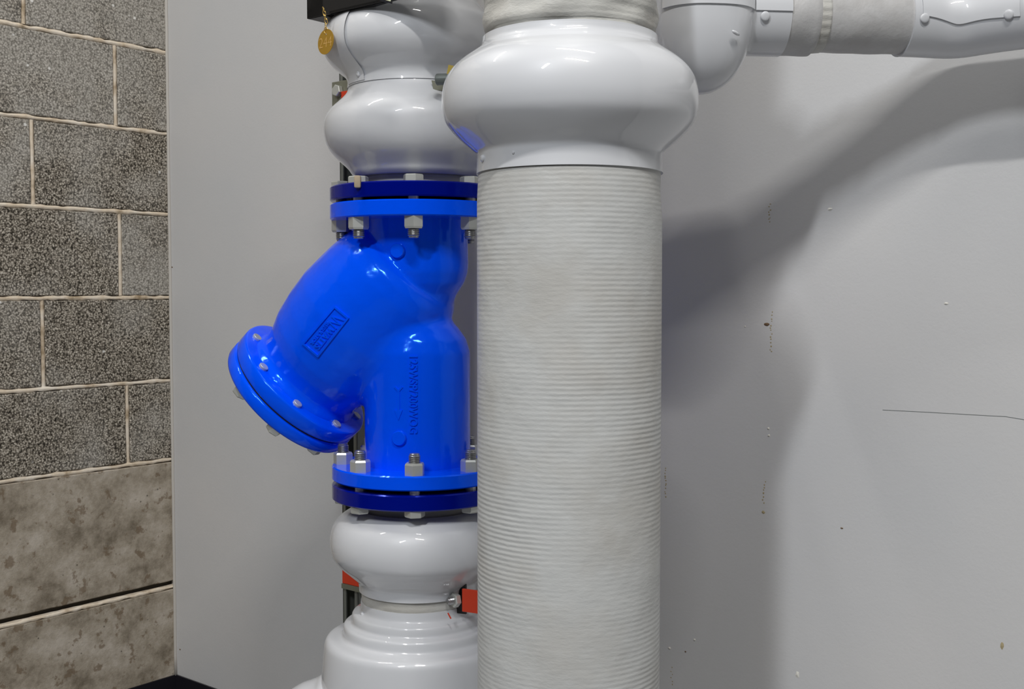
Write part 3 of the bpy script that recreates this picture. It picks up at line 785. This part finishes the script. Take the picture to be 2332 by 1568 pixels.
# small framed label beside the bracket
lt = thing('label_plate', 'tiny cream label in a black frame, cut by the top edge', 'label', at(866, 0, 1.55))
lo_ = at(871, -2, 1.55)
ldx = Vector((0.86, 0.40, -0.16)).normalized(); ldz = Vector((0.12, 0.05, 1)).normalized(); ldn = ldx.cross(ldz).normalized()
if ldn.y > 0: ldn = -ldn
obj('label_frame', box(lo_-ldx*0.003-ldz*0.0022, ldx*0.0175, -ldn*0.002, ldz*0.03, bevel=0.0006), 'black', lt)
obj('label_face', box(lo_+ldn*0.0002, ldx*0.0115, -ldn*0.0012, ldz*0.026), 'cream', lt)
obj('label_print', box(lo_+ldx*0.0088+ldz*0.0018+ldn*0.0006, ldx*0.0010, -ldn*0.0004, ldz*0.008), 'black', lt)
# ================================================================== HORIZONTAL PIPE AT THE RIGHT
YE = 1.50
E = at(1590, 42, YE); dL = Vector((math.cos(math.radians(5)), math.sin(math.radians(5)), 0))    # first run, slightly away
BEND = at(2172, 50, YE+0.035); rP = 0.0452
zP = at(2172, 50, BEND.y).z; E.z = zP; BEND.z = zP
dL = (BEND-E).normalized()
def along(t_): return E+dL*t_
Lb = (BEND-E).length
hp = thing('insulated_pipe', 'grey white insulated pipe running right along the wall at the top', 'pipe', along(0.1))
def px_t(px):      # distance along dL whose centre falls on the pixel column
    k = (px-1166)/F; return (k*E.y-E.x)/(dL.x-k*dL.y)
t1, t2, t3, t4 = px_t(1700), px_t(1832), px_t(1858), px_t(2085)
def wob3(th, h): return 0.0006*math.sin(4*th+h*60)+0.0005*math.sin(h*140+th*2)
obj('jacket_thick', lathe([(0.044, t1)]+[(rP+0.003, x) for x in np.linspace(t1, t2, 16)]+[(rP-0.001, t2+0.004), (rP-0.002, t2+0.006)], E, dL, segs=96, wob=wob3), 'jacket_grey', hp, smooth=True)
obj('tape_band', lathe([(rP-0.003, t2), (rP-0.0005, t2+0.001)]+[(rP-0.0002, x) for x in np.linspace(t2+0.004, t3, 6)]+[(rP-0.003, t3+0.001)], E, dL, segs=96, wob=wob3), 'canvas_rough', hp, smooth=True)
obj('jacket', lathe([(rP-0.0015, x) for x in np.linspace(t2, t4+0.03, 24)], E, dL, segs=96, wob=lambda th, h: 0.5*wob3(th, h)), 'jacket_grey', hp, smooth=True)
# run beyond the bend, out of frame towards the camera
far = BEND+U*1.25
obj('jacket', tube([BEND+U*0.10, BEND+U*0.5, far], rP-0.0015, 48), 'jacket_grey', hp, smooth=50)
# 45 degree elbow cover
el = thing('elbow_cover', 'white plastic cover on the bend of the pipe at the right edge', 'pipe cover', BEND)
pth = []
for k in range(0, 25):
    s_ = -0.074+0.21*k/24
    f = min(1, max(0, (s_+0.05)/0.10)); f = f*f*(3-2*f)
    pth.append(s_)
pos = BEND-dL*0.074; pp = [pos.copy()]; 
for a, b_ in zip(pth, pth[1:]):
    sm_ = (a+b_)/2; f = min(1, max(0, (sm_+0.052)/0.10)); f = f*f*(3-2*f)
    d_ = (dL*(1-f)+U*f).normalized(); pos = pos+d_*(b_-a); pp.append(pos.copy())
rr_ = [rP+0.0015+0.0022*math.exp(-((s_)/0.03)**2) for s_ in pth]
obj('shell', tube(pp, rr_, 64), 'pvc', el, smooth=60)
# riveted overlap flap on the elbow, lower edge wavy
def strip_on(path, radii, ang_fn, a_top, lift, name, parent, i0, i1):
    b = bmesh.new(); rows = []
    for i in range(i0, i1+1):
        p_ = path[i]; d_ = (path[min(i+1, len(path)-1)]-path[max(i-1, 0)]).normalized()
        side = Vector((d_.y, -d_.x, 0)).normalized()          # towards the camera
        lo_a = ang_fn((i-i0)/(i1-i0)); row = []
        for k in range(13):
            a = lo_a+(a_top-lo_a)*k/12
            row.append(b.verts.new(p_+(side*math.cos(a)+Vector((0, 0, 1))*math.sin(a))*(radii[i]+lift)))
        a = lo_a; row.insert(0, b.verts.new(p_+(side*math.cos(a)+Vector((0, 0, 1))*math.sin(a))*(radii[i]-0.0005)))
        rows.append(row)
    for A, B in zip(rows, rows[1:]):
        for k in range(len(A)-1): b.faces.new((A[k], A[k+1], B[k+1], B[k]))
    bmesh.ops.recalc_face_normals(b, faces=b.faces)
    return obj(name, b, 'pvc', parent, smooth=60)
fl_ = strip_on(pp, rr_, lambda f: math.radians(-5-7*math.sin(math.pi*min(1, f/0.8))**2-13*f), math.radians(100), 0.0022, 'overlap_flap', el, 1, 19)
def surf_pt(path, radii, px, py, lift=0.0):
    best = None
    for i in range(len(path)-1):
        for f in (0, .25, .5, .75):
            p_ = path[i].lerp(path[i+1], f); d_ = (path[i+1]-path[i]).normalized(); side = Vector((d_.y, -d_.x, 0)).normalized()
            for k in range(-40, 41):
                a = math.radians(k*1.5); n_ = side*math.cos(a)+Vector((0, 0, 1))*math.sin(a); q = p_+n_*(radii[i]+lift); v_ = q-CAM
                dp = v_.dot(FWD); x_ = 1166+F*v_.x/dp; y_ = 784-F*v_.dot(UPV)/dp; e = (x_-px)**2+(y_-py)**2
                if best is None or e < best[0]: best = (e, q, n_)
    return best[1], best[2]
for px, py in ((2106, 40), (2297, 32)):
    q, n_ = surf_pt(pp, rr_, px, py, 0.0022); obj('rivet', rivet(q, n_, 0.0060, 0.0019), 'pvc', el, smooth=True)
# rounded end cover beside the front column
ec = thing('end_cover', 'white rounded fitting cover joining the horizontal pipe behind the front column', 'pipe cover', E)
b = bmesh.new(); ax_x = dL; ax_y = Vector((-dL.y, dL.x, 0)); nu, nv = 72, 48
RZ, RX, RY = 0.1045, 0.0655, 0.078
def sgnpow(v_, e): return math.copysign(abs(v_)**e, v_)
rows = []
for i in range(nv+1):
    ph = -math.pi/2+math.pi*i/nv; row = []
    for k in range(nu):
        th = 2*math.pi*k/nu
        cx__ = sgnpow(math.cos(ph), 0.86); X_ = RX*cx__*sgnpow(math.cos(th), 0.75); Y_ = RY*cx__*sgnpow(math.sin(th), 0.8); Z_ = RZ*sgnpow(math.sin(ph), 0.95)
        row.append(b.verts.new(E+ax_x*(X_+0.002)+ax_y*Y_+Vector((0, 0, Z_+0.004))))
    rows.append(row)
for A, B in zip(rows, rows[1:]):
    for k in range(nu): b.faces.new((A[k], A[(k+1) % nu], B[(k+1) % nu], B[k]))
bmesh.ops.remove_doubles(b, verts=b.verts, dist=1e-5)
# keep clear of the column: flatten the left side
for v_ in b.verts:
    d_ = Vector((v_.co.x-CX, v_.co.y-YC, 0)); m_ = 0.156
    if d_.length < m_: d_ = d_.normalized()*m_; v_.co.x, v_.co.y = CX+d_.x, YC+d_.y
obj('shell', b, 'pvc', ec, smooth=True)
tw = px_t(1768)
cuffp = [along(px_t(1680)+(tw-px_t(1680))*k/12) for k in range(13)]
obj('cuff', tube(cuffp, [rP+0.0085]+[rP+0.0048]*12, 64), 'pvc', ec, smooth=60)
cr_ = [rP+0.0048]*13
strip_on(cuffp, cr_, lambda f: math.radians(-4), math.radians(100), 0.0022, 'overlap_flap', ec, 1, 12)
q, n_ = surf_pt(cuffp, cr_, 1743, 37, 0.0022); obj('rivet', rivet(q, n_, 0.0060, 0.0019), 'pvc', ec, smooth=True)
# mid seam of the end cover: a thin raised lip
lipb = bmesh.new(); prev = None
for k in range(0, 60):
    th = math.radians(-150)+math.radians(150)*k/59
    X_ = RX*sgnpow(math.cos(th), 0.75); Y_ = RY*sgnpow(math.sin(th), 0.8); base_ = E+ax_x*(X_+0.002)+ax_y*Y_
    out = Vector((ax_x*X_+ax_y*Y_)).normalized()
    d_ = Vector((base_.x-CX, base_.y-YC, 0))
    if d_.length < 0.156: prev = None; continue
    zz = zP-0.0035
    ring = [lipb.verts.new(base_+out*o__+Vector((0, 0, zz-base_.z+dz_))) for o__, dz_ in ((-0.002, 0.0), (0.0022, 0.0), (0.0022, 0.05), (-0.004, 0.052))]
    if prev:
        for a in range(3): lipb.faces.new((prev[a], prev[a+1], ring[a+1], ring[a]))
    prev = ring
bmesh.ops.recalc_face_normals(lipb, faces=lipb.faces)
obj('upper_shell_lip', lipb, 'pvc', ec, smooth=50)
# little pull tab on the end cover
tb = at(1668, 70, YE-0.078); tb2 = at(1683, 80, YE-0.070)
obj('rivet_pin', tube([tb, tb.lerp(tb2, .3), tb.lerp(tb2, .7), tb2], [0.0012, 0.0022, 0.0022, 0.0012], 10), 'pvc', ec, smooth=True)
# tee branch hidden behind the column that carries the run: short neck back to the column line
obj('neck', tube([E+Vector((-0.02, 0.03, 0)), E+Vector((-0.10, 0.13, 0)), E+Vector((-0.16, 0.2, 0))], 0.05, 32), 'jacket_grey', hp, smooth=50)
